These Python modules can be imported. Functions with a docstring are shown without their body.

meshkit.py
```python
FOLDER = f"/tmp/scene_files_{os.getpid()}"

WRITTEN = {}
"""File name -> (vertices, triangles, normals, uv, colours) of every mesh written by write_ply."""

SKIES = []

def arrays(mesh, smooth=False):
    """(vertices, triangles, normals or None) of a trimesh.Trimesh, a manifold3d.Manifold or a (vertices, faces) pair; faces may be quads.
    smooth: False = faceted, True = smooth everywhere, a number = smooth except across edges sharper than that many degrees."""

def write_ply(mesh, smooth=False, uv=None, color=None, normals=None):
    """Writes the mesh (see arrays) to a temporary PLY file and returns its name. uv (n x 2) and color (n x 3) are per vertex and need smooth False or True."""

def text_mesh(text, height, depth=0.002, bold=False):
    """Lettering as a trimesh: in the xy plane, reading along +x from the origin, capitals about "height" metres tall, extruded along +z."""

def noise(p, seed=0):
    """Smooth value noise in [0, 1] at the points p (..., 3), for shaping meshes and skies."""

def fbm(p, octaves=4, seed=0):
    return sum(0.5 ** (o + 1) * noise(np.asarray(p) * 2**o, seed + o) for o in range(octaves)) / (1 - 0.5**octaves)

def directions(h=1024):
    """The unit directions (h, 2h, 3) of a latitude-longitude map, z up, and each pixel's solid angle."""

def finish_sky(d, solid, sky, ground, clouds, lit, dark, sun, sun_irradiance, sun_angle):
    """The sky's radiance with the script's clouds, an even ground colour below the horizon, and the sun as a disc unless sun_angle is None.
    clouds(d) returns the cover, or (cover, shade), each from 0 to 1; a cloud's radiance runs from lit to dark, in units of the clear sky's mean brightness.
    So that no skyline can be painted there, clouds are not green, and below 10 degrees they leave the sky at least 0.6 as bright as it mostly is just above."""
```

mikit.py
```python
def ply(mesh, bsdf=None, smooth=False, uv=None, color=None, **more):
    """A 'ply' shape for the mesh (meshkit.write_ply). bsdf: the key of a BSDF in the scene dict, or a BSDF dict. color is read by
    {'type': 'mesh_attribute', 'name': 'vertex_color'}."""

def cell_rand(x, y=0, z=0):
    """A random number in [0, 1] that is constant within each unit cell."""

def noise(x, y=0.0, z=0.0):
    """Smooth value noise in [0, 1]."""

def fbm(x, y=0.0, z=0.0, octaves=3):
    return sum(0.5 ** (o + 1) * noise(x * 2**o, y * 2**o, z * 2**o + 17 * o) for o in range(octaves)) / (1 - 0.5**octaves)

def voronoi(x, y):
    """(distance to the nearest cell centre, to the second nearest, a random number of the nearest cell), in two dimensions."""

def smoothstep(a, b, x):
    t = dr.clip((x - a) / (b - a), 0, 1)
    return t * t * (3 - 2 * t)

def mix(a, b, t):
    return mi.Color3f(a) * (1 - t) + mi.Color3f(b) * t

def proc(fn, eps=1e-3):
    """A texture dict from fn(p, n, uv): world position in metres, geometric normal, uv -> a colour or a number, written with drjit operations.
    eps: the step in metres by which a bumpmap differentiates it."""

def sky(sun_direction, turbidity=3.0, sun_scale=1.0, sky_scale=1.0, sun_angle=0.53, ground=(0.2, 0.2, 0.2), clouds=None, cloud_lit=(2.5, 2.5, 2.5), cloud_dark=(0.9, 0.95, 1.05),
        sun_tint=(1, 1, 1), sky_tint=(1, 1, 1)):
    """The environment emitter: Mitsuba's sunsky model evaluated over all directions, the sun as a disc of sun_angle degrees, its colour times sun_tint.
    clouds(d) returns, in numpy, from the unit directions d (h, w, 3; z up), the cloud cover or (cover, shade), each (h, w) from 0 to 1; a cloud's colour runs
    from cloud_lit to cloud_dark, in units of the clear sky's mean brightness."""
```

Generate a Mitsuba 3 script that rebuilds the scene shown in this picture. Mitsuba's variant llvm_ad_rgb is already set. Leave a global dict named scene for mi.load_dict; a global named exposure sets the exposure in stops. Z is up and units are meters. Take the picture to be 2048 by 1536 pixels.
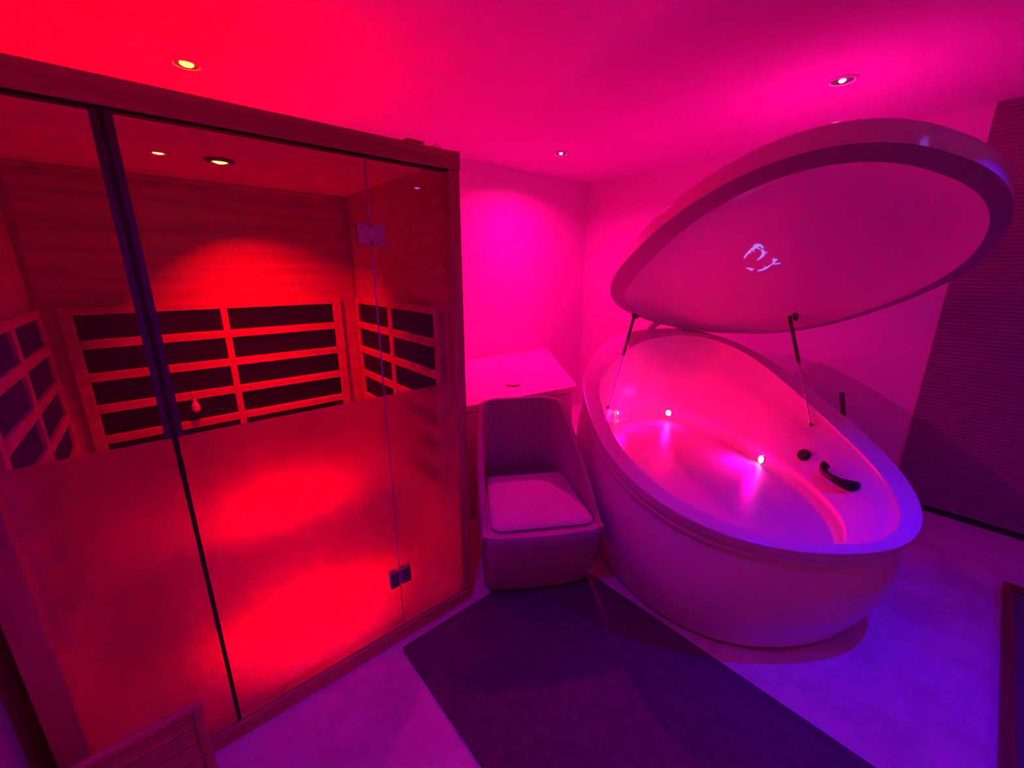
import math
import numpy as np
import trimesh
import mitsuba as mi
import drjit as dr
import mikit
from mikit import proc, fbm, noise, mix, smoothstep
from shapely.geometry import Polygon, Point, box as sbox
from shapely.ops import unary_union

TF = mi.ScalarTransform4f
rng = np.random.default_rng(7)

# ------------------------------------------------------------------ camera, light, exposure
exposure = 5.0
UNIT = 1 / 2 ** exposure                                   # lamp values below are in units of display white
PITCH, PSI, FOCAL = math.radians(15.2), math.radians(49.4), 822.0
EYE = np.array([0.0, 0.0, 1.5])
_h = np.array([math.cos(PSI), math.sin(PSI), 0.0])
FWD = _h * math.cos(PITCH) - np.array([0, 0, 1.0]) * math.sin(PITCH)
scene, labels = {}, {}
scene['camera'] = {'type': 'perspective', 'fov': 2 * math.degrees(math.atan(1024 / FOCAL)), 'fov_axis': 'x',
                   'near_clip': 0.02, 'far_clip': 100.0,
                   'to_world': TF().look_at(origin=EYE.tolist(), target=(EYE + FWD).tolist(), up=[0, 0, 1])}

CEIL = 2.375
XL, XR, YB, YF = -0.46, 3.60, -2.25, 3.00          # left, right, rear (behind the camera) and far wall
# ceiling downlights of the room: position, spot colour, lens colour, beam, cutoff, lens radius
ROOM_LAMPS = [
    ((0.285, 2.504), (11.5, 0.0, 0.0), (4, 2.3, 0.25), 25, 80, 0.026),
    ((2.644, 0.691), (9.5, 0.0, 3.0), (6, 3, 7), 14, 43, 0.014),
    ((2.543, 2.395), (12.5, 0.0, 3.0), (6, 3, 7), 25, 76, 0.014),
    ((2.346, -1.554), (0.0, 0.0, 4.0), (1, 2.5, 20), 12, 48, 0.026),
    ((0.218, -1.626), (0.8, 0.0, 0.0), (25, 14, 6), 25, 70, 0.034),
    ((2.150, -0.220), (0.0, 0.0, 10.5), (1, 2.5, 20), 8, 31, 0.026),
    ((0.255, 0.690), (0.9, 0.0, 4.4), (6, 1, 6), 15, 52, 0.026),
]
LAMP_AIM = {5: (1.75, 0.0), 3: (3.25, -0.7)}
CABIN_LAMP = ((0.264, 1.905, 1.875), (62.0, 0.0, 0.0), (6, 2, 0.6), 2, 15)
TUB_GLOW = ((1.7, 0.0, 0.14), (1.1, 0.0, 0.09), (1.0, 0.0, 0.42))


# ------------------------------------------------------------------ helpers
def numbered(name):
    if name not in scene and name not in labels and not any(k.startswith(name + '__') for k in scene):
        return name
    k = 1
    while True:
        n = f'{name}_{k:03d}'
        if n not in scene and n not in labels and not any(x.startswith(n + '__') for x in scene):
            return n
        k += 1


def put(name, mesh, bsdf, parent=None, smooth=False, label=None, cat=None, group=None, kind=None, **more):
    key = numbered(name if parent is None else parent + '__' + name)
    scene[key] = mikit.ply(mesh, bsdf, smooth=smooth, **more)
    tag(key, label, cat, group, kind)
    return key


def tag(key, label=None, cat=None, group=None, kind=None):
    d = {k: v for k, v in (('label', label), ('category', cat), ('group', group), ('kind', kind)) if v}
    if d:
        labels[key] = d


def thing(name, label, cat, group=None):
    key = numbered(name)
    tag(key, label, cat, group)
    return key


def box(x0, x1, y0, y1, z0, z1, bevel=0.0):
    if bevel <= 0:
        m = trimesh.creation.box(extents=(x1 - x0, y1 - y0, z1 - z0))
    else:
        import manifold3d as m3
        b = bevel
        mm = m3.Manifold.hull_points(np.array([[sx - s0 * b, sy - s1 * b, sz - s2 * b]
             for sx, d0 in ((x0, -1), (x1, 1)) for sy, d1 in ((y0, -1), (y1, 1)) for sz, d2 in ((z0, -1), (z1, 1))
             for s0, s1, s2 in ((d0, d1, 0), (d0, 0, d2), (0, d1, d2))]))
        g = mm.to_mesh()
        return trimesh.Trimesh(np.array(g.vert_properties[:, :3]), np.array(g.tri_verts), process=False)
    m.apply_translation(((x0 + x1) / 2, (y0 + y1) / 2, (z0 + z1) / 2))
    return m


def cat_m(ms):
    return trimesh.util.concatenate(ms)


def extr(poly, z0, z1):
    m = trimesh.creation.extrude_polygon(poly, z1 - z0, engine='earcut')
    m.apply_translation((0, 0, z0))
    return m


def loft(rings, closed=True, cap0=None, cap1=None):
    """Joins rings of equally many points; cap0 / cap1: a point that closes the first / last ring."""
    rings = [np.asarray(r) for r in rings]
    n = len(rings[0])
    v = list(rings)
    f = []
    m = n if closed else n - 1
    for k in range(len(rings) - 1):
        i = np.arange(m)
        j = (i + 1) % n
        a, b, c, d = k * n + i, k * n + j, (k + 1) * n + j, (k + 1) * n + i
        f += [np.stack([a, b, c], 1), np.stack([a, c, d], 1)]
    total = n * len(rings)
    for which, p in ((0, cap0), (len(rings) - 1, cap1)):
        if p is None:
            continue
        v.append(np.asarray(p, float)[None])
        i = np.arange(m)
        j = (i + 1) % n
        a, b = which * n + i, which * n + j
        t = np.full(m, total)
        f.append(np.stack([b, a, t], 1) if which == 0 else np.stack([a, b, t], 1))
        total += 1
    me = trimesh.Trimesh(np.vstack(v), np.vstack(f), process=False)
    return me


def tube(path, radius, n=14, cap=True):
    path = np.asarray(path, float)
    r = np.broadcast_to(np.asarray(radius, float), (len(path),))
    tang = np.gradient(path, axis=0)
    tang /= np.linalg.norm(tang, axis=1, keepdims=True)
    ref = np.array([0, 0, 1.0]) if abs(tang[0][2]) < 0.9 else np.array([1.0, 0, 0])
    rings = []
    x = np.cross(tang[0], ref)
    for p, t, rr in zip(path, tang, r):
        x = x - t * (x @ t)
        x /= np.linalg.norm(x)
        y = np.cross(t, x)
        a = np.linspace(0, 2 * np.pi, n, endpoint=False)
        rings.append(p + rr * (np.cos(a)[:, None] * x + np.sin(a)[:, None] * y))
    return loft(rings, cap0=path[0] if cap else None, cap1=path[-1] if cap else None)


def spline(pts, n=40):
    from scipy.interpolate import CubicSpline
    pts = np.asarray(pts, float)
    s = np.concatenate([[0], np.cumsum(np.linalg.norm(np.diff(pts, axis=0), axis=1))])
    return CubicSpline(s, pts)(np.linspace(0, s[-1], n))


def lathe(profile, n=40):
    """Profile of (radius, z) points turned about the z axis."""
    a = np.linspace(0, 2 * np.pi, n, endpoint=False)
    rings = [np.stack([r * np.cos(a), r * np.sin(a), np.full(n, z)], 1) for r, z in profile]
    return loft(rings)


def moved(m, x=0, y=0, z=0, rot=None):
    m = m.copy()
    if rot is not None:
        m.apply_transform(rot)
    m.apply_translation((x, y, z))
    return m


def aim(direction):
    """A rotation that takes +z to direction."""
    return trimesh.geometry.align_vectors([0, 0, 1], np.asarray(direction, float) / np.linalg.norm(direction))


def spot(name, pos, target, rgb, beam, cutoff, weight=1.0):
    up = [0, 1, 0] if abs(target[2] - pos[2]) > abs(target[1] - pos[1]) else [0, 0, 1]
    scene[name] = {'type': 'spot', 'to_world': TF().look_at(origin=list(map(float, pos)), target=list(map(float, target)), up=up),
                   'intensity': {'type': 'rgb', 'value': [c * UNIT for c in rgb]}, 'sampling_weight': float(weight), 'beam_width': float(beam), 'cutoff_angle': float(cutoff)}


def glow(*c):
    """The emitter of a lens: seen as bright, but rarely sampled, as the spot at the lens carries the light."""
    return {'type': 'area', 'radiance': rgb(*[x * UNIT for x in c]), 'sampling_weight': 0.03}


def rgb(*c):
    return {'type': 'rgb', 'value': [float(x) for x in c]}


# ------------------------------------------------------------------ materials
def mat(name, d):
    scene[name] = {'type': 'twosided', 'b': d}


def principled(color, rough=0.5, spec=0.5, metallic=0.0, **kw):
    return {'type': 'principled', 'base_color': color if isinstance(color, dict) else rgb(*color), 'roughness': rough, 'specular': spec, 'metallic': metallic, **kw}


def wood_fn(base, dark, ax):
    def fn(p, n, uv):
        c = [p.x * 34, p.y * 34, p.z * 34]
        c[ax] = c[ax] * 0.06
        g = fbm(c[0], c[1], c[2], octaves=3)
        return mix(base, dark, smoothstep(0.35, 0.75, g))
    return fn


mat('m_wood_x', principled(proc(wood_fn((0.50, 0.29, 0.15), (0.38, 0.20, 0.10), 0)), 0.5, 0.3))
mat('m_wood_z', principled(proc(wood_fn((0.50, 0.29, 0.15), (0.38, 0.20, 0.10), 2)), 0.5, 0.3))
mat('m_wood_in', principled(proc(wood_fn((0.62, 0.38, 0.22), (0.52, 0.30, 0.16), 0)), 0.55, 0.25))
mat('m_roof', principled(proc(wood_fn((0.72, 0.55, 0.38), (0.66, 0.48, 0.32), 0)), 0.8, 0.1))
mat('m_black', principled((0.012, 0.012, 0.013), 0.45, 0.4))
mat('m_plate', principled((0.010, 0.010, 0.011), 0.5, 0.12))
mat('m_channel', principled((0.02, 0.02, 0.02), 0.5, 0.3))
mat('m_basin', {'type': 'roughplastic', 'diffuse_reflectance': rgb(0.74, 0.74, 0.75), 'alpha': 0.12})
mat('m_liner', {'type': 'roughplastic', 'diffuse_reflectance': rgb(0.50, 0.50, 0.52), 'alpha': 0.05})
mat('m_white', {'type': 'roughplastic', 'diffuse_reflectance': rgb(0.82, 0.82, 0.82), 'alpha': 0.06})
mat('m_acrylic', {'type': 'roughplastic', 'diffuse_reflectance': rgb(0.72, 0.72, 0.73), 'alpha': 0.035})
mat('m_lip', principled((0.30, 0.30, 0.32), 0.45, 0.3))
mat('m_chrome', {'type': 'roughconductor', 'material': 'Cr', 'alpha': 0.12})
mat('m_steel', {'type': 'roughconductor', 'material': 'Cr', 'alpha': 0.25})


def paint_fn(p, n, uv):
    g = fbm(p.x * 3, p.y * 3, p.z * 3, octaves=3)
    return mix((0.70, 0.70, 0.70), (0.75, 0.75, 0.75), g)


mat('m_paint', {'type': 'diffuse', 'reflectance': proc(paint_fn)})


def floor_fn(p, n, uv):
    g = fbm(p.x * 5, p.y * 5, 3.0, octaves=4)
    h = fbm(p.x * 40, p.y * 40, 1.0, octaves=2)
    return mix((0.50, 0.49, 0.48), (0.62, 0.61, 0.60), smoothstep(0.25, 0.75, g)) * (0.93 + 0.14 * h)


mat('m_floor', principled(proc(floor_fn), 0.42, 0.35))


def rug_fn(p, n, uv):
    g = fbm(p.x * 60, p.y * 60, 1.0, octaves=2)
    h = fbm(p.x * 3, p.y * 3, 5.0, octaves=3)
    return mix((0.085, 0.083, 0.09), (0.14, 0.137, 0.145), g) * (0.85 + 0.3 * h)


mat('m_rug', {'type': 'diffuse', 'reflectance': proc(rug_fn)})
mat('m_clad', principled((0.26, 0.25, 0.27), 0.6, 0.2))
mat('m_skirt', principled((0.03, 0.028, 0.03), 0.5, 0.3))


def weave_fn(p, n, uv):
    g = fbm(p.x * 90, p.y * 90, p.z * 90, octaves=2)
    return mix((0.30, 0.28, 0.29), (0.42, 0.39, 0.40), g)


mat('m_chair', principled(proc(weave_fn), 0.6, 0.3))


mat('m_rib', principled((0.48, 0.45, 0.46), 0.6, 0.3))


def cushion_fn(p, n, uv):
    g = fbm(p.x * 140, p.y * 140, p.z * 140, octaves=2)
    return mix((0.52, 0.50, 0.51), (0.66, 0.63, 0.64), g)


mat('m_cushion', {'type': 'diffuse', 'reflectance': proc(cushion_fn)})
mat('m_brown', principled(proc(wood_fn((0.20, 0.075, 0.045), (0.13, 0.045, 0.03), 0)), 0.5, 0.3))
mat('m_mat', {'type': 'diffuse', 'reflectance': rgb(0.13, 0.12, 0.13)})
scene['m_glass'] = {'type': 'thindielectric', 'int_ior': 1.5, 'specular_transmittance': rgb(0.80, 0.80, 0.80)}
scene['m_water'] = {'type': 'thindielectric', 'int_ior': 1.33, 'specular_transmittance': rgb(0.96, 0.97, 0.97)}
scene['m_frost'] = {'type': 'principledthin', 'base_color': rgb(0.86, 0.84, 0.86), 'roughness': 0.52, 'spec_trans': 0.92, 'diff_trans': 0.9, 'eta': 1.3}
scene['m_seal'] = {'type': 'principledthin', 'base_color': rgb(0.17, 0.17, 0.18), 'roughness': 0.5, 'spec_trans': 0.3, 'diff_trans': 0.8, 'eta': 1.3}

# ------------------------------------------------------------------ room
put('floor', box(XL, XR, YB, YF, -0.05, 0), 'm_floor', label='pale mottled hard floor of the spa room', kind='structure')
put('ceiling', box(XL - .1, XR + .1, YB - .1, YF + .1, CEIL, CEIL + 0.1), 'm_paint', label='smooth white ceiling with small downlights', kind='structure')
put('wall_far', box(XL - .1, XR + .1, YF, YF + 0.1, -0.05, CEIL), 'm_paint', label='plain white wall behind the vanity counter', kind='structure')
put('wall_left', box(XL - 0.1, XL, YB, YF, -0.05, CEIL), 'm_paint', label='white wall at the left edge beside the sauna', kind='structure')
put('wall_rear', box(XL - .1, XR + .1, YB - 0.1, YB, -0.05, CEIL), 'm_paint', label='white wall opposite the sauna front', kind='structure')
put('wall_right', box(XR, XR + 0.1, YB, YF, -0.05, CEIL), 'm_paint', label='white wall behind the float pod, ribbed towards the right', kind='structure')
# the ribbed cladding on the near stretch of the right wall: one closed profile pushed along y
PITCHR = 0.0215
zs = np.arange(0.035, CEIL - 0.002, PITCHR)
prof = [(XR - 0.0005, 0.035)]
for z in zs:
    for dz, dx in ((0.0, 0.006), (0.003, 0.011), (PITCHR * 0.75, 0.011), (PITCHR * 0.9, 0.006)):
        if z + dz < CEIL - 0.001:
            prof.append((XR - dx, z + dz))
prof.append((XR - 0.0005, CEIL - 0.001))
pr = np.array(prof)
clad = trimesh.creation.extrude_polygon(Polygon(pr), 0.22 - YB - 0.002, engine='earcut')
clad.apply_transform(np.array([[1, 0, 0, 0], [0, 0, 1, YB + 0.001], [0, 1, 0, 0], [0, 0, 0, 1.0]]))
clad.invert()
put('ribbed_cladding', clad, 'm_clad', 'wall_right', label='grey cladding with fine horizontal ribs', kind='stuff')
put('baseboard_right', box(XR - 0.014, XR - 0.0005, YB + .001, 0.218, 0.0, 0.034), 'm_skirt', label='thin dark skirting along the ribbed right wall', kind='structure')


# ------------------------------------------------------------------ room downlights
def downlight(i, xy, light, lens, beam, cutoff, r, label):
    k = thing('ceiling_downlight', label, 'ceiling light', 'round downlights in the room ceiling')
    x, y = xy
    trim = lathe([(0.0415, 0.0), (0.062, 0.0), (0.063, -0.002), (0.060, -0.006), (0.050, -0.008), (0.046, -0.006), (0.0425, -0.001)])
    put('trim', moved(trim, x, y, CEIL - 0.0005), 'm_trim', k, smooth=30)
    baffle = lathe([(0.044, -0.004), (0.036, -0.002), (r + 0.002, -0.0015), (r + 0.001, -0.0005), (0.044, -0.0005)])
    put('baffle', moved(baffle, x, y, CEIL - 0.0008), 'm_baffle', k, smooth=30)
    prof = [(1e-5, -0.011), (r * 0.45, -0.0103), (r * 0.8, -0.008), (r, -0.004), (r, -0.001), (1e-5, -0.001)]
    lm = moved(lathe(prof, 32), x, y, CEIL - 0.0008)
    lm.fix_normals()
    put('lens', lm, 'm_lens', k, emitter=glow(*lens))
    spot(f'light_room_{i}', (x, y, CEIL - 0.016), (*LAMP_AIM.get(i, (x, y)), 0.0), light, beam, cutoff, (2, 3, 3, 0.2, 0.5, 1.5, 1.5)[i])


mat('m_trim', principled((0.62, 0.62, 0.64), 0.35, 0.5))
mat('m_baffle', principled((0.10, 0.10, 0.11), 0.4, 0.5))
mat('m_lens', {'type': 'diffuse', 'reflectance': rgb(0.5, 0.5, 0.5)})
LAMP_LABELS = ['red ceiling downlight with a yellowish lens above the sauna', 'magenta ceiling downlight above the raised pod lid',
               'pink ceiling downlight above the white vanity counter, in front of the far wall',
               'blue ceiling downlight seen as a small blue spot in the sauna glass',
               'warm red ceiling downlight seen as a cream spot in the sauna door',
              'blue ceiling downlight above the foot end of the float pod', 'violet ceiling downlight in front of the sauna door']
for i, a in enumerate(ROOM_LAMPS):
    downlight(i, *a, LAMP_LABELS[i])

# ------------------------------------------------------------------ sauna cabin
S = thing('sauna_cabin', 'large wooden infrared sauna cabin with a part-frosted glass front', 'sauna')
X0, X1, Y0, Y1, ZT = -0.40, 0.92, 1.372, 2.425, 1.913     # outside
IX0, IX1, IY1, IZ = -0.352, 0.872, 2.385, 1.885           # inside
put('header', box(X0, X1 - 0.0005, Y0 - 0.012, Y0 + 0.035, 1.853, ZT, 0.003), 'm_wood_x', S)
put('post', box(X0, -0.339, Y0 - 0.008, Y0 + 0.035, 0.066, 1.8525, 0.003), 'm_wood_z', S)
put('post', box(0.871, X1, Y0 - 0.008, Y0 + 0.035, 0.066, 1.8525, 0.003), 'm_wood_z', S)
put('post_cap', box(0.886, X1 + 0.001, Y0 - 0.0125, Y0 + 0.035, 1.8527, ZT + 0.0015, 0.002), 'm_wood_z', S)
put('base', box(X0, X1, Y0 - 0.012, Y1, 0.0, 0.058, 0.003), 'm_wood_x', S)
put('sill', box(-0.339, 0.871, Y0 - 0.004, Y0 + 0.03, 0.0582, 0.066, 0.002), 'm_wood_x', S)
put('top_channel', box(-0.339, 0.871, Y0 - 0.003, Y0 + 0.022, 1.8455, 1.8528), 'm_channel', S)
put('side_wall', box(X0, IX0, Y0 + 0.036, Y1, 0.0585, IZ), 'm_wood_in', S)
put('side_wall', box(IX1, X1, Y0 + 0.036, Y1, 0.0585, IZ), 'm_wood_in', S)
put('back_wall', box(IX0, IX1, IY1, Y1, 0.0585, IZ), 'm_wood_in', S)
put('roof', box(X0, X1, Y0 + 0.036, Y1, IZ + 0.0005, 1.905), 'm_roof', S)
for a, b, c, d in ((IX1 - 0.02, IX1, IY1 - 0.02, IY1), (IX0, IX0 + 0.02, IY1 - 0.02, IY1)):
    put('corner_bead', box(a, b, c, d, 0.06, IZ, 0.004), 'm_wood_z', S)
put('ceiling_bead', box(IX0 + .02, IX1 - .02, IY1 - 0.018, IY1, IZ - 0.018, IZ, 0.004), 'm_wood_in', S)
# glass: fixed pane, door, fixed pane
FZ = 1.072                                                 # upper edge of the frosted film


def pane(name, x0, x1, z0, z1, y=Y0):
    """One sheet of clear glass above and of frosted glass below."""
    k = put(name, trimesh.Trimesh([[x0, y, FZ], [x1, y, FZ], [x1, y, z1], [x0, y, z1]], [[0, 1, 2], [0, 2, 3]], process=False), 'm_glass', S)
    put('frosted_film', trimesh.Trimesh([[x0, y, z0], [x1, y, z0], [x1, y, FZ], [x0, y, FZ]], [[0, 1, 2], [0, 2, 3]], process=False), 'm_frost', k)
    return k


pl = pane('fixed_pane', -0.339, -0.0255, 0.066, 1.846)
dk = pane('glass_door', -0.0125, 0.5705, 0.072, 1.842)
pr_ = pane('fixed_pane', 0.5735, 0.871, 0.066, 1.846)
tag(pl, 'narrow fixed pane left of the door')
tag(dk, 'wide hinged glass door')
tag(pr_, 'fixed pane right of the door')
put('edge_strip', box(0.5706, 0.5734, Y0 - 0.004, Y0 + 0.004, 0.07, 1.845), 'm_edge', S)
mat('m_edge', principled((0.35, 0.33, 0.35), 0.25, 0.6))
put('door_seal', box(-0.0245, -0.0135, Y0 - 0.006, Y0 + 0.008, 0.066, 1.8454), 'm_black', S, label='black door seal')
for a, b in ((-0.0385, -0.0248), (-0.0132, 0.0010)):
    put('seal_strip', box(a, b, Y0 - 0.0055, Y0 - 0.0015, FZ, 1.845, 0.001), 'm_seal', S)
for zc, h in ((1.618, 0.034), (0.303, 0.036)):
    hk = put('hinge', cat_m([box(0.527, 0.5665, Y0 - 0.012, Y0 - 0.002, zc - h, zc + h, 0.002), box(0.5775, 0.617, Y0 - 0.012, Y0 - 0.002, zc - h, zc + h, 0.002),
                             box(0.527, 0.5665, Y0 + 0.002, Y0 + 0.012, zc - h, zc + h, 0.002), box(0.5775, 0.617, Y0 + 0.002, Y0 + 0.012, zc - h, zc + h, 0.002)]), 'm_chrome', S, label='square chrome glass hinge')
    put('hinge_pin', moved(trimesh.creation.cylinder(0.0075, h * 1.3, sections=20), 0.572, Y0 - 0.006, zc), 'm_chrome', hk, smooth=30)

# infrared heaters: a wooden lattice over black plates
ROWS = [1.335 - 0.1365 * k for k in range(6)]


def heater(axis, fixed, face, cols, lo, hi, label):
    """axis 0: on the back wall (runs along x); 1: on a side wall (runs along y). fixed: wall plane, face: front plane."""
    def bx(a, b, z0, z1, d0, d1, bev=0.0):
        d0, d1 = min(d0, d1), max(d0, d1)
        return box(a, b, d0, d1, z0, z1, bev) if axis == 0 else box(d0, d1, a, b, z0, z1, bev)
    mid = fixed + (face - fixed) * 0.45
    zt, zb = 1.365, ROWS[-1] - 0.1365 + 0.037 - 0.03
    bars = [bx(lo, hi, ROWS[0], zt, fixed, face, 0.002), bx(lo, hi, zb, zb + 0.03, fixed, face, 0.002)]
    edges = [lo] + [e for c in cols for e in c] + [hi]
    for a, b in zip(edges[0::2], edges[1::2]):
        bars.append(bx(a, b, zb + 0.03, ROWS[0], fixed, face, 0.002))
    k = put('heater_panel', cat_m(bars), 'm_wood_in', S, label=label)
    for a, b in cols:
        for r, z in enumerate(ROWS):
            put('heating_plate', bx(a, b, z - 0.0995, z, fixed, mid), 'm_plate', k)
            if r < len(ROWS) - 1:
                put('rail', bx(a, b, z - 0.1365, z - 0.0995, fixed, face, 0.002), 'm_wood_in', k)


heater(0, IY1, 2.36, [(-0.253, 0.229), (0.257, 0.738)], -0.293, 0.782, 'wide lattice heater on the back wall')
heater(1, IX1, 0.85, [(1.487, 1.882), (1.922, 2.310)], 1.445, 2.338, 'lattice heater on the right side wall')
heater(1, IX0, -0.332, [(1.500, 1.875), (1.915, 2.300)], 1.455, 2.338, 'lattice heater on the left side wall')
# bench
bk = put('bench', cat_m([box(IX0 + .001, IX1 - .001, 1.872, 1.89, 0.06, 0.448), box(IX0 + .001, IX1 - .001, 1.86, 1.90, 0.405, 0.448)]), 'm_wood_in', S)
for k in range(6):
    y = 1.852 + k * 0.078
    put('slat', box(IX0 + .002, IX1 - .002, y, y + 0.070, 0.4485, 0.470, 0.003), 'm_wood_in', bk)
put('cabin_floor', box(IX0 + .001, IX1 - .001, Y0 + 0.036, IY1 - .001, 0.0582, 0.066), 'm_wood_in', S)
# cabin lamp
(lx, ly, lz), lcol, llens, lbeam, lcut = CABIN_LAMP
lz = IZ - 0.0005
lk = put('cabin_lamp', moved(lathe([(0.026, 0.0), (0.045, 0.0), (0.046, -0.003), (0.040, -0.008), (0.030, -0.009), (0.027, -0.004)]), lx, ly, lz), 'm_baffle', S, smooth=30)
lens = moved(lathe([(1e-5, -0.012), (0.012, -0.011), (0.022, -0.007), (0.0245, -0.002), (1e-5, -0.001)], 28), lx, ly, lz)
lens.fix_normals()
put('lens', lens, 'm_lens', lk, emitter=glow(*llens))
spot('light_cabin', (lx, ly, lz - 0.016), (lx + 0.05, ly - 0.09, 0), lcol, lbeam, lcut)
spot('light_cabin_side', (lx, ly, lz - 0.016), (0.52, 2.36, 0.62), [c * 0.19 for c in lcol], 1, 46)
# a small pendant bulb-shaped bottle hanging from the heater lattice
bp = [(1e-5, 0.0), (0.010, 0.001), (0.017, 0.008), (0.019, 0.020), (0.015, 0.036), (0.009, 0.047), (0.0075, 0.058), (0.0085, 0.062), (1e-5, 0.064)]
sbk = thing('scent_bottle', 'small pale bulb-shaped bottle in front of the back heater inside the sauna', 'bottle')
put('body', moved(lathe(bp, 28), 0.066, 2.338, 0.872), 'm_white', sbk, smooth=30)
put('cord', tube([(0.066, 2.338, 0.935), (0.066, 2.346, 0.960), (0.066, 2.3575, 0.975)], 0.0012, 8), 'm_white', sbk)
# small box with a lead on the cabin roof
rb = thing('junction_box', 'small wooden-brown box on top of the sauna at its right corner', 'box')
put('body', box(0.772, 0.838, 1.47, 1.54, 1.9055, 1.950, 0.004), 'm_wood_x', rb)
put('lid_plate', box(0.768, 0.842, 1.466, 1.544, 1.9502, 1.956, 0.002), 'm_wood_x', rb)
put('roof_cable', tube(spline([(0.845, 1.52, 1.9115), (0.872, 1.51, 1.930), (0.892, 1.49, 1.955), (0.900, 1.468, 1.950), (0.898, 1.45, 1.925), (0.86, 1.45, 1.9112)], 30), 0.005),
    'm_white', smooth=True, label='short pale cable looped on the sauna roof corner', cat='cable')

# ------------------------------------------------------------------ float pod
Q = np.array([2.27714, 0.90564, 0.78427, -2.21254, 0.28682, -0.00692, 0.97632, 0.71583, 0.00136, 2.35380, 0.10796, 0.85626, -0.05426, 0.04484, 2.57569, 0.90700, 1.47186, -2.16240, -0.40572, -0.26135, 0.07945, 0.03277, -0.03708, -0.00607, 0.01877, -0.03485, -0.01968, 0.03841, 0.01083, -0.01494, 0.02651, -0.06262, -0.01100, 0.06930, -0.00991, 0.00952, -0.01188, 0.01185, 0.02033, -0.03580, 0.01253, 0.00768, 0.01397, 0.00814, 0.00538, -0.03793])
NT = 300
TT = np.linspace(0, 2 * np.pi, NT, endpoint=False)


def sgp(x, n):
    return np.sign(x) * np.abs(x) ** (2 / n)


EN = Q[9]


def egg(a, b, p=None, t=TT):
    u = a * sgp(np.cos(t), EN)
    v = b * sgp(np.sin(t), EN)
    s = 1.0
    if p is not None:
        for j in range(len(p) // 2):
            s = s + p[2 * j] * np.cos((j + 1) * t) + p[2 * j + 1] * np.sin((j + 1) * t)
    return u * s, v * s


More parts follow.
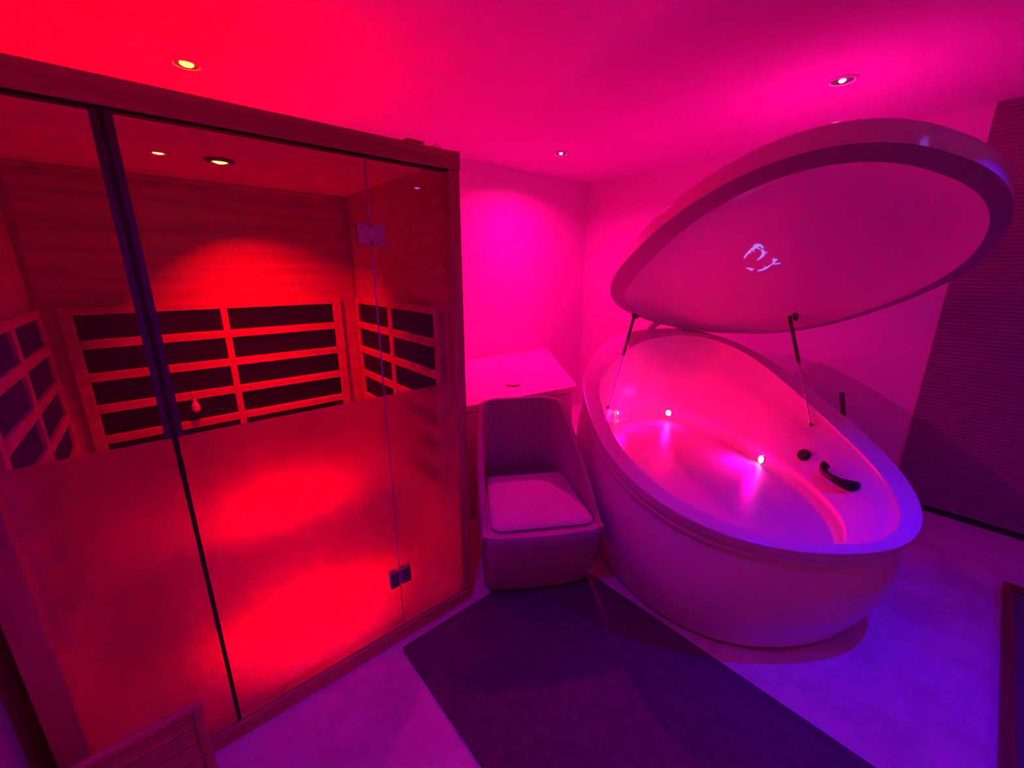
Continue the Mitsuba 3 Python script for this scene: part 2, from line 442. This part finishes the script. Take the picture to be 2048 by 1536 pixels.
def even(r):
    """Same closed curve, its points evenly spread."""
    r = np.asarray(r)
    s = np.concatenate([[0], np.cumsum(np.linalg.norm(np.diff(np.vstack([r, r[:1]]), axis=0), axis=1))])
    w = np.linspace(0, s[-1], NT, endpoint=False)
    return np.stack([np.interp(w, s, np.append(r[:, k], r[0, k])) for k in range(3)], 1)


def frame(yaw, pitch, roll):
    cy, sy, cp, sp, cr, sr = math.cos(yaw), math.sin(yaw), math.cos(pitch), math.sin(pitch), math.cos(roll), math.sin(roll)
    rz = np.array([[cy, -sy, 0], [sy, cy, 0], [0, 0, 1]])
    ry = np.array([[cp, 0, sp], [0, 1, 0], [-sp, 0, cp]])
    rx = np.array([[1, 0, 0], [0, cr, -sr], [0, sr, cr]])
    m = rz @ ry @ rx
    return m[:, 0], m[:, 1], m[:, 2]


UPV = np.array([0, 0, 1.0])
PA, PB, PN = frame(*Q[3:6])
PC = Q[:3]
AH, BH, _ = frame(Q[3], 0, 0)
EA, EB, EW = Q[6], Q[7], Q[10]
PS = Q[22:].reshape(4, 6)


def in_plane(c, A, B, uv):
    return c + uv[0][:, None] * A + uv[1][:, None] * B


RO = in_plane(PC, PA, PB, egg(EA, EB, PS[0]))             # outer edge of the rim
RI = in_plane(PC, PA, PB, egg(EA - EW, EB - EW, PS[1]))   # inner edge of the rim
BASE = in_plane(np.array([PC[0] + Q[12], PC[1] + Q[13], 0.0]), AH, BH, egg(EA * Q[11], EB * Q[11]))
ZW, ZBOT = 0.47, 0.405
PCH = np.array([PC[0], PC[1], 0.0])
WAT = in_plane(PCH + UPV * ZW + AH * -0.02 - BH * 0.065, AH, BH, egg(0.85, 0.425))
BOT = in_plane(PCH + UPV * ZBOT + AH * -0.02 - BH * 0.065, AH, BH, egg(0.815, 0.392))


def toward(r, c, d):
    """Ring r moved the distance d towards c, level with each point."""
    w = c - r
    return r + w / np.linalg.norm(w, axis=1, keepdims=True) * d


P = thing('float_pod', 'white egg-shaped float pod tub with its big domed lid raised', 'float tank')
rim = [RO - PN * 0.042, RO - PN * 0.012, toward(RO, PC, 0.003) - PN * 0.004, toward(RO, PC, 0.012), toward(RI, PC, -0.012), toward(RI, PC, -0.003) - PN * 0.003, RI - PN * 0.010]
put('rim', loft([toward(RO, PC, 0.03) - PN * 0.046] + rim + [RI - PN * 0.03]), 'm_acrylic', P, smooth=40)
# basin
r0 = RI - PN * 0.010
rings = [r0]
for f in np.linspace(0.06, 1, 14):
    g = f ** 1.12
    xy = r0 * (1 - g) + WAT * g
    zz = r0[:, 2] * (1 - f) + WAT[:, 2] * f
    if f > 0.30:
        w = (WAT - r0)
        w[:, 2] = 0
        w /= np.maximum(np.linalg.norm(w, axis=1, keepdims=True), 1e-6)
        xy = xy + w * 0.010
    rings.append(np.column_stack([xy[:, :2], zz]))
for f in (0.35, 0.7, 0.9, 1.0):
    rings.append(np.column_stack([(WAT * (1 - f) + BOT * f)[:, :2], np.full(NT, ZW + (ZBOT - ZW) * math.sin(f * math.pi / 2))]))
cb = BOT.mean(0)
for f in (0.7, 0.35):
    rings.append(cb + (BOT - cb) * f)
basin = loft(rings, cap1=cb)
put('basin', basin, 'm_basin', P, smooth=40)
# outer shell with two ledges under the rim
s0 = toward(RO, PC, 0.016)
sh = [toward(RO, PC, 0.03) - PN * 0.046, s0 - PN * 0.047, s0 - PN * 0.075, toward(RO, PC, 0.010) - PN * 0.080, toward(RO, PC, 0.010) - PN * 0.092, toward(RO, PC, 0.034) - PN * 0.098]
top = sh[-1]
for f in np.linspace(0.08, 1, 12):
    b = top * (1 - f) + (BASE + UPV * 0.03) * f
    out = b - PC
    out[:, 2] = 0
    out /= np.linalg.norm(out, axis=1, keepdims=True)
    sh.append(b + out * 0.055 * math.sin(math.pi * f ** 0.9))
sh.append(toward(BASE, PCH, 0.012) + UPV * 0.016)
sh.append(toward(BASE, PCH, 0.035) + UPV * 0.015)
put('shell', loft(sh), 'm_acrylic', P, smooth=35)
put('plinth', loft([toward(BASE, PCH, 0.034) + UPV * 0.016, toward(BASE, PCH, 0.036) + UPV * 0.0005, toward(BASE, PCH, 0.3) + UPV * 0.0005]), 'm_black', P)
# lid
LA, LB, LN = frame(*Q[17:20])
LC = Q[14:17]
WL, DROP = Q[20], Q[21]
LO = in_plane(LC, LA, LB, egg(EA, EB, PS[2]))
LI = in_plane(LC - LN * DROP, LA, LB, egg(EA - WL, EB - WL, PS[3]))


def lidring(s, h):
    c = LC
    return c + (LO - c) * s + LN * h


cav = []
lic = LC - LN * DROP
for s in (0.15, 0.35, 0.55, 0.72, 0.86, 0.94, 0.98):
    cav.append(lic + (LI - lic) * s + LN * (0.115 * (1 - s ** 5) ** 0.8))
lidr = cav + [LI + LN * 0.012, LI]
inner_shell = loft(lidr, cap0=lic + LN * 0.115)
sider = [LO]
for s_, h in ((1.0, 0.03), (1.0, 0.085), (0.997, 0.094), (0.968, 0.124), (0.935, 0.150), (0.87, 0.184), (0.78, 0.212), (0.66, 0.233), (0.5, 0.250), (0.3, 0.262), (0.12, 0.267)):
    sider.append(lidring(s_, h))
outer_shell = loft(sider, cap1=LC + LN * 0.268)
lid = loft([LI, LO])
put('lid', outer_shell, 'm_acrylic', P, smooth=22)
lidk = P + '__lid'
put('liner', inner_shell, 'm_liner', lidk, smooth=35)
put('lip', lid, 'm_lip', lidk, label='darker grey lip round the lid')
# emblem: a ring of small leaping figures in thin backlit strokes on the lid's inside
from shapely.geometry import LineString
STROKES = [
    [(.020, -.1019, .0037), (.0614, -.1154, .0068), (.1042, -.1233, .0099), (.1384, -.1229, .0155), (.1628, -.1187, .0093)],
    [(.1472, -.1378, .0062), (.1655, -.1291, .0093), (.1621, -.1097, .0093), (.1456, -.0887, .0062)],
    [(.1284, -.0785, .0077), (.1154, -.0600, .0109), (.0841, -.0418, .0109), (.0570, -.0359, .0081), (.0337, -.0331, .0031)],
    [(-.0643, .0435, .0050), (-.0446, .0533, .0109), (-.0182, .0576, .0093), (.0144, .0565, .0050), (.0394, .0548, .0043)],
    [(.0394, .0548, .0046), (.0635, .0416, .0077), (.0837, .0227, .0062)],
    [(.0592, .0451, .0062), (.0767, .0429, .0068), (.0884, .0365, .0037)],
    [(.0394, .0548, .0050), (.0454, .0709, .0081), (.0602, .0798, .0037)],
    [(-.0708, -.0201, .0046), (-.0620, -.0110, .0077), (-.0738, .0100, .0062), (-.0615, .0073, .0050), (-.0529, .0102, .0031)],
]
polys = []
for st in STROKES:
    q = spline(st, 24)
    for a, b in zip(q[:-1], q[1:]):
        polys.append(unary_union([Point(a[0], a[1]).buffer(a[2] * 0.62, 6), Point(b[0], b[1]).buffer(b[2] * 0.62, 6)]).convex_hull)
# fine notches like fins along the strokes
for (u, v), (du, dv) in (((.095, -.122), (-.020, .016)), ((.118, -.124), (-.018, .022)), ((.05, -.112), (-.022, .010)), ((.14, -.118), (-.010, .026)), ((-.02, .057), (.012, -.016)), ((.10, -.05), (.022, .006))):
    polys.append(LineString([(u, v), (u + du, v + dv)]).buffer(0.0024))
emb = unary_union(polys)
em = [trimesh.creation.extrude_polygon(g, 0.003, engine='earcut') for g in getattr(emb, 'geoms', [emb])]
em = cat_m(em)
M4 = np.eye(4)
M4[:3, 0], M4[:3, 1], M4[:3, 2] = LA, LB, LN
M4[:3, 3] = LC + LN * 0.0795
em.apply_transform(M4)
scene['m_emblem'] = {'type': 'twosided', 'b': principled((0.5, 0.55, 0.8), 0.3, 0.5)}
em.fix_normals()
put('emblem', em, 'm_emblem', lidk, label='pale blue glowing ring emblem', emitter=glow(0.14, 0.17, 0.95))

# gas struts
def strut(a, b):
    a, b = np.array(a), np.array(b)
    d = b - a
    k = put('gas_strut', tube([a, a + d * 0.46, a + d * 0.47], [0.011, 0.011, 0.007], 16), 'm_dark', P, smooth=30, label='dark gas strut')
    put('piston_rod', tube([a + d * 0.45, b], 0.0048, 12), 'm_steel', k, smooth=30)
    for e, r in ((a, 0.013), (b, 0.010)):
        put('ball_joint', moved(trimesh.creation.icosphere(2, r), *e), 'm_dark', k, smooth=True)


mat('m_dark', principled((0.05, 0.05, 0.055), 0.4, 0.5))
strut((2.640, 1.715, 1.180), (1.934, 1.384, 0.729))
strut((3.165, 0.880, 1.212), (2.622, 0.540, 0.694))
for c, d in (((2.655, 1.715, 1.192), (-0.35, 0.15, -0.92)), ((3.170, 0.850, 1.222), (-0.79, 0, -0.62))):
    put('strut_bracket', moved(box(-0.03, 0.03, -0.012, 0.012, -0.012, 0.012, 0.003), *c, rot=aim(d)), 'm_dark', P)
# hinge blocks joining lid and tub at the head end
for sv in (-0.10, 0.10):
    hp = PC - PA * (EA * 0.955) + PB * sv
    lp = LC - LA * (EA * 0.955) + LB * sv
    put('hinge_arm', tube([hp - PN * 0.02, (hp + lp) / 2 + (-PA) * 0.02, lp + LN * 0.02], 0.022, 14), 'm_acrylic', P, smooth=30)
# knob, button and spout on the far side wall of the basin
kn = np.array([-0.64, 0.48, 0.61])
put('control_knob', moved(lathe([(1e-5, 0.0), (0.031, 0.0), (0.031, 0.018), (0.027, 0.024), (1e-5, 0.025)], 32), 2.495, 0.512, 0.556, rot=aim(kn)), 'm_black', P, smooth=30, label='black round knob')
put('push_button', moved(lathe([(1e-5, 0.0), (0.013, 0.0), (0.013, 0.004), (0.010, 0.006), (1e-5, 0.006)], 24), 2.465, 0.453, 0.569, rot=aim(kn)), 'm_acrylic', P, smooth=30)
sp = spline([(2.309, .262, .547), (2.277, .289, .557), (2.286, .327, .558), (2.316, .367, .558), (2.348, .394, .560), (2.379, .404, .573), (2.392, .397, .585)], 36)
rr = np.interp(np.linspace(0, 1, 36), [0, 0.14, 0.3, 0.5, 0.7, 0.88, 1], [.026, .026, .020, .0165, .016, .019, .020])
put('spout', tube(sp, rr, 18), 'm_black', P, smooth=40, label='black curved spout')
# lights let into the basin wall
LEDS = [((2.852, 1.484, 0.462), (-0.92, -0.27, 0.26), (7, 3.5, 6)), ((2.480, 1.690, 0.490), (0.10, -0.97, 0.05), (4, 1.6, 0.9)), ((2.572, 0.732, 0.431), (-0.78, 0.58, 0.25), (7, 4, 9))]
for k, (p, n, lensc) in enumerate(LEDS):
    p, n = np.array(p), np.array(n) / np.linalg.norm(n)
    r = (0.019, 0.012, 0.022)[k]
    lm = lathe([(1e-5, 0.010), (r * 0.6, 0.009), (r, 0.004), (r, -0.004), (1e-5, -0.004)], 24)
    lm.invert() if (lm.face_normals * (lm.triangles_center - lm.centroid)).sum() < 0 else None
    lk = put('pod_light', moved(lathe([(r + .0005, -0.004), (r + .007, -0.004), (r + .006, 0.004), (r + .0005, 0.005)], 24), *p, rot=aim(n)), 'm_steel', P, smooth=30)
    put('lens', moved(lm, *p, rot=aim(n)), 'm_lens', lk, emitter=glow(*lensc))
    q = p + n * 0.05 + np.array([0, 0, 0.035])
    spot(f'light_pod_{k}', q, q + n * [1, 1, 0] - [0, 0, 0.1], TUB_GLOW[k], 50, 89)
# water
wr = WAT.mean(0)
wpoly = wr + (WAT - wr) * 1.004
wpoly[:, 2] = ZW - 0.012
wm = loft([wr + (wpoly - wr) * s for s in (1.0, 0.6, 0.2)], cap1=wpoly.mean(0))
put('water', wm, 'm_water', label='still clear water filling the open float pod', cat='water')
# dark rod standing up behind the far side of the rim
rod = thing('shower_wand', 'short dark rod standing up behind the far rim of the float pod', 'shower wand')
put('handle', tube([(2.772, 0.432, 0.560), (2.777, 0.438, 0.745), (2.832, 0.474, 0.850)], [0.010, 0.011, 0.012], 16), 'm_dark', rod, smooth=30)
put('bracket', box(2.700, 2.762, 0.412, 0.436, 0.56, 0.585, 0.002), 'm_dark', rod)

# ------------------------------------------------------------------ vanity counter behind the chair
V = thing('vanity_counter', 'white vanity counter with an angled end between the sauna and the far wall', 'counter')
top = Polygon([(1.0, 1.935), (2.085, 1.765), (2.112, 1.778), (2.925, 2.86), (2.935, 2.90), (2.935, 2.985), (1.0, 2.985)])
put('worktop', extr(top, 0.715, 0.75), 'm_white', V)
body = top.buffer(-0.025)
put('body', extr(body, 0.06, 0.7148), 'm_white', V)
put('kickboard', extr(top.buffer(-0.06), 0.0, 0.0598), 'm_white', V)
for x0, x1 in ((1.05, 1.53), (1.56, 2.04)):
    def fy(x):
        return 1.935 - (x - 1.0) * 0.170 / 1.085 + 0.0245
    dp = Polygon([(x0, fy(x0)), (x1, fy(x1)), (x1, fy(x1) - 0.018), (x0, fy(x0) - 0.018)])
    put('door', extr(dp, 0.09, 0.70), 'm_white', V)
bt = thing('pump_bottle', 'pale pump bottle on the white counter against the far wall', 'bottle')
put('body', moved(lathe([(1e-5, 0), (0.030, 0), (0.034, 0.006), (0.034, 0.10), (0.030, 0.115), (0.014, 0.125), (0.012, 0.135), (1e-5, 0.135)], 28), 2.63, 2.90, 0.7505), 'm_white', bt, smooth=35)
put('pump', cat_m([moved(trimesh.creation.cylinder(0.011, 0.03, sections=20), 2.63, 2.90, 0.902), tube([(2.63, 2.90, 0.925), (2.61, 2.885, 0.926), (2.595, 2.875, 0.918)], 0.006, 12)]), 'm_white', bt)
dish = moved(lathe([(1e-5, 0.0), (0.035, 0.0), (0.052, 0.010), (0.056, 0.012), (0.053, 0.014), (0.034, 0.005), (1e-5, 0.005)], 32), 1.79, 2.075, 0.7503)
put('soap_dish', dish, 'm_white', smooth=35, label='small shallow round dish near the front edge of the white counter', cat='dish')

# ------------------------------------------------------------------ rug, wicker chair
rug = thing('rug', 'dark grey rectangular rug on the floor between sauna and float pod', 'rug')
rpoly = sbox(0.533, -1.3, 1.462, 1.318).buffer(-0.012).buffer(0.012, 4)
put('pile', extr(rpoly, 0.0004, 0.009), 'm_rug', rug)
hem = rpoly.difference(rpoly.buffer(-0.02))
put('hem', extr(hem, 0.009, 0.0105), 'm_rug', rug)

CX, CY = np.array([0.851, -0.525, 0]), np.array([0.525, 0.851, 0])
CO = np.array([1.198, 1.200, 0.0])                         # middle of the chair's front, on the rug
MC = np.eye(4)
MC[:3, 0], MC[:3, 1], MC[:3, 3] = CX, CY, CO


def cplace(m):
    m = m.copy()
    m.apply_transform(MC)
    return m


CH = thing('wicker_armchair', 'low tub-backed woven chair with a pale seat cushion beside the sauna', 'chair')
# plan of the U-shaped back: from the front left along the side, round the back, to the front right


def u_path(n=97):
    half_f, half_b, depth, rc = 0.280, 0.242, 0.615, 0.13
    p = [(-half_f, -0.105), (-half_f * 0.995, 0.10), (-half_f * 0.975 + 0.004, 0.30), (-half_b - 0.010, depth - rc - 0.03)]
    for a in np.linspace(180, 90, 7)[1:]:
        p.append((-half_b + rc + rc * math.cos(math.radians(a)), depth - rc + rc * math.sin(math.radians(a))))
    left = np.array(p)
    right = left[::-1] * [-1, 1]
    full = np.vstack([left, right])
    s = np.concatenate([[0], np.cumsum(np.linalg.norm(np.diff(full, axis=0), axis=1))])
    w = np.linspace(0, s[-1], n)
    return np.stack([np.interp(w, s, full[:, 0]), np.interp(w, s, full[:, 1])], 1)


up = u_path()
tg = np.gradient(up, axis=0)
tg /= np.linalg.norm(tg, axis=1, keepdims=True)
inn = np.stack([tg[:, 1], -tg[:, 0]], 1)                   # towards the seat
hgt = 0.398 + (0.802 - 0.398) * np.clip((up[:, 1] + 0.06) / 0.57, 0, 1) ** 0.95
SHT = 0.034


def wall_ring(off, z, flare=0.0):
    """Points along the plan, moved in by off; z a scalar or per point. The foot is narrower than the top."""
    z = np.broadcast_to(z, (len(up),))
    sc = 1 - 0.09 * np.clip(1 - z / 0.42, 0, 1) ** 1.5
    xy = up + inn * off
    ahead = np.clip(1 - (up[:, 1] + 0.105) / 0.5, 0, 1)
    lean = np.interp(z, [0.01, 0.03, 0.12, 0.24, 0.345], [0.125, 0.105, 0.062, 0.018, -0.012])
    xy = np.stack([xy[:, 0] * sc, 0.25 + (xy[:, 1] - 0.25) * sc + lean * ahead], 1)
    return np.column_stack([xy, z])


wr_ = [wall_ring(0.0, 0.0115), wall_ring(0.0, 0.10), wall_ring(0, 0.22), wall_ring(0, 0.34), wall_ring(0.0, hgt - 0.015), wall_ring(0.006, hgt - 0.004), wall_ring(SHT / 2, hgt),
       wall_ring(SHT - 0.006, hgt - 0.004), wall_ring(SHT, hgt - 0.015), wall_ring(SHT, 0.34), wall_ring(SHT, 0.22), wall_ring(SHT, 0.0115)]
st = np.stack(wr_, 1)                                      # along the plan, round the section
shell = loft([st[i] for i in range(len(up))], cap0=st[0].mean(0), cap1=st[-1].mean(0))
shell.fix_normals()
put('shell', cplace(shell), 'm_chair', CH, smooth=35)
# base below the seat, its front bulging a little and drawn in at the foot
fp = []
for z, sc, fr in ((0.0115, 0.90, 0.012), (0.03, 0.925, 0.0), (0.12, 0.955, -0.045), (0.24, 0.985, -0.088), (0.350, 1.0, -0.122), (0.378, 0.999, -0.124), (0.391, 0.985, -0.115)):
    hx = 0.279 * sc
    xs = np.linspace(-hx, hx, 21)
    fr_y = fr - 0.022 * (1 - (xs / hx) ** 2) + 0.035 * np.clip((np.abs(xs) / hx - 0.86) / 0.14, 0, 1) ** 2
    ring = np.vstack([np.column_stack([xs, fr_y]), [(hx, 0.20), (hx * 0.9, 0.44), (-hx * 0.9, 0.44), (-hx, 0.20)]])
    ring = ring * [1, 1]
    fp.append(np.column_stack([ring, np.full(len(ring), z)]))
basem = loft(fp, cap0=(0, 0.15, 0.0115), cap1=(0, 0.15, 0.391))
basem.fix_normals()
put('base', cplace(basem), 'm_chair', CH, smooth=40)
cp = Polygon([(-0.215, -0.075), (0.225, -0.075), (0.205, 0.385), (-0.195, 0.385)]).buffer(-0.03).buffer(0.045, 6)
cu = [np.array(cp.buffer(b).exterior.coords)[:-1] for b in (-0.012,)]
ringn = 120


def resample(poly, n=ringn):
    ex = poly.exterior
    return np.array([ex.interpolate(t, normalized=True).coords[0] for t in np.linspace(0, 1, n, endpoint=False)])


cr_ = [(-0.010, 0.3915), (0.0, 0.396), (0.002, 0.403), (-0.006, 0.411), (-0.022, 0.416), (-0.07, 0.4195), (-0.14, 0.421)]
cm = loft([np.column_stack([resample(cp.buffer(b)), np.full(ringn, z)]) for b, z in cr_], cap0=(0, 0.16, 0.3915), cap1=(0, 0.16, 0.421))
cm.fix_normals()
put('cushion', cplace(cm), 'm_cushion', CH, smooth=40, label='pale seat cushion')
# upright ribs on the inside of the back
ribs = []
for i in range(18, len(up) - 18, 1):
    a = wall_ring(SHT, 0.39)[i]
    b = wall_ring(SHT, hgt[i] - 0.03)[i]
    b = np.array([b[0], b[1], hgt[i] - 0.03])
    if b[2] - a[2] > 0.03:
        ribs.append(tube([a, b], 0.0062, 6))
put('woven_ribs', cplace(cat_m(ribs)), 'm_rib', CH, smooth=30, kind='stuff')

# ------------------------------------------------------------------ slatted wooden stand, low wooden step
W = thing('slatted_stand', 'low upright slatted wooden frame standing in front of the sauna at lower left', 'wooden stand')
wx0, wx1, wy = -0.445, -0.090, 1.20
put('top_rail', box(wx0, wx1, wy, wy + 0.022, 0.345, 0.365, 0.003), 'm_wood_x', W)
put('stile', box(wx1 - 0.022, wx1, wy - 0.001, wy + 0.023, 0.0202, 0.3445, 0.003), 'm_wood_z', W)
put('stile', box(wx0, wx0 + 0.022, wy - 0.001, wy + 0.023, 0.0202, 0.3445, 0.003), 'm_wood_z', W)
z = 0.292
while z > 0.03:
    put('slat', box(wx0 + 0.0225, wx1 - 0.0225, wy + 0.005, wy + 0.017, z, z + 0.049, 0.002), 'm_wood_x', W)
    z -= 0.053
for x in (wx0 + 0.001, wx1 - 0.021):
    put('foot', box(x, x + 0.02, wy - 0.07, wy + 0.09, 0.0003, 0.02, 0.003), 'm_wood_z', W)
ST = thing('entry_step', 'low brown wooden step with a dark mat at the right edge of the floor', 'step')
put('frame', cat_m([box(1.5, 2.93, -0.318, -0.285, 0.0, 0.045, 0.004), box(1.5, 2.93, -1.2, -1.145, 0.0, 0.045, 0.004), box(2.875, 2.93, -1.145, -0.318, 0.0, 0.045, 0.004), box(1.5, 1.555, -1.145, -0.318, 0.0, 0.045, 0.004)]), 'm_brown', ST)
put('mat', box(1.555, 2.875, -1.145, -0.318, 0.0005, 0.030), 'm_mat', ST)
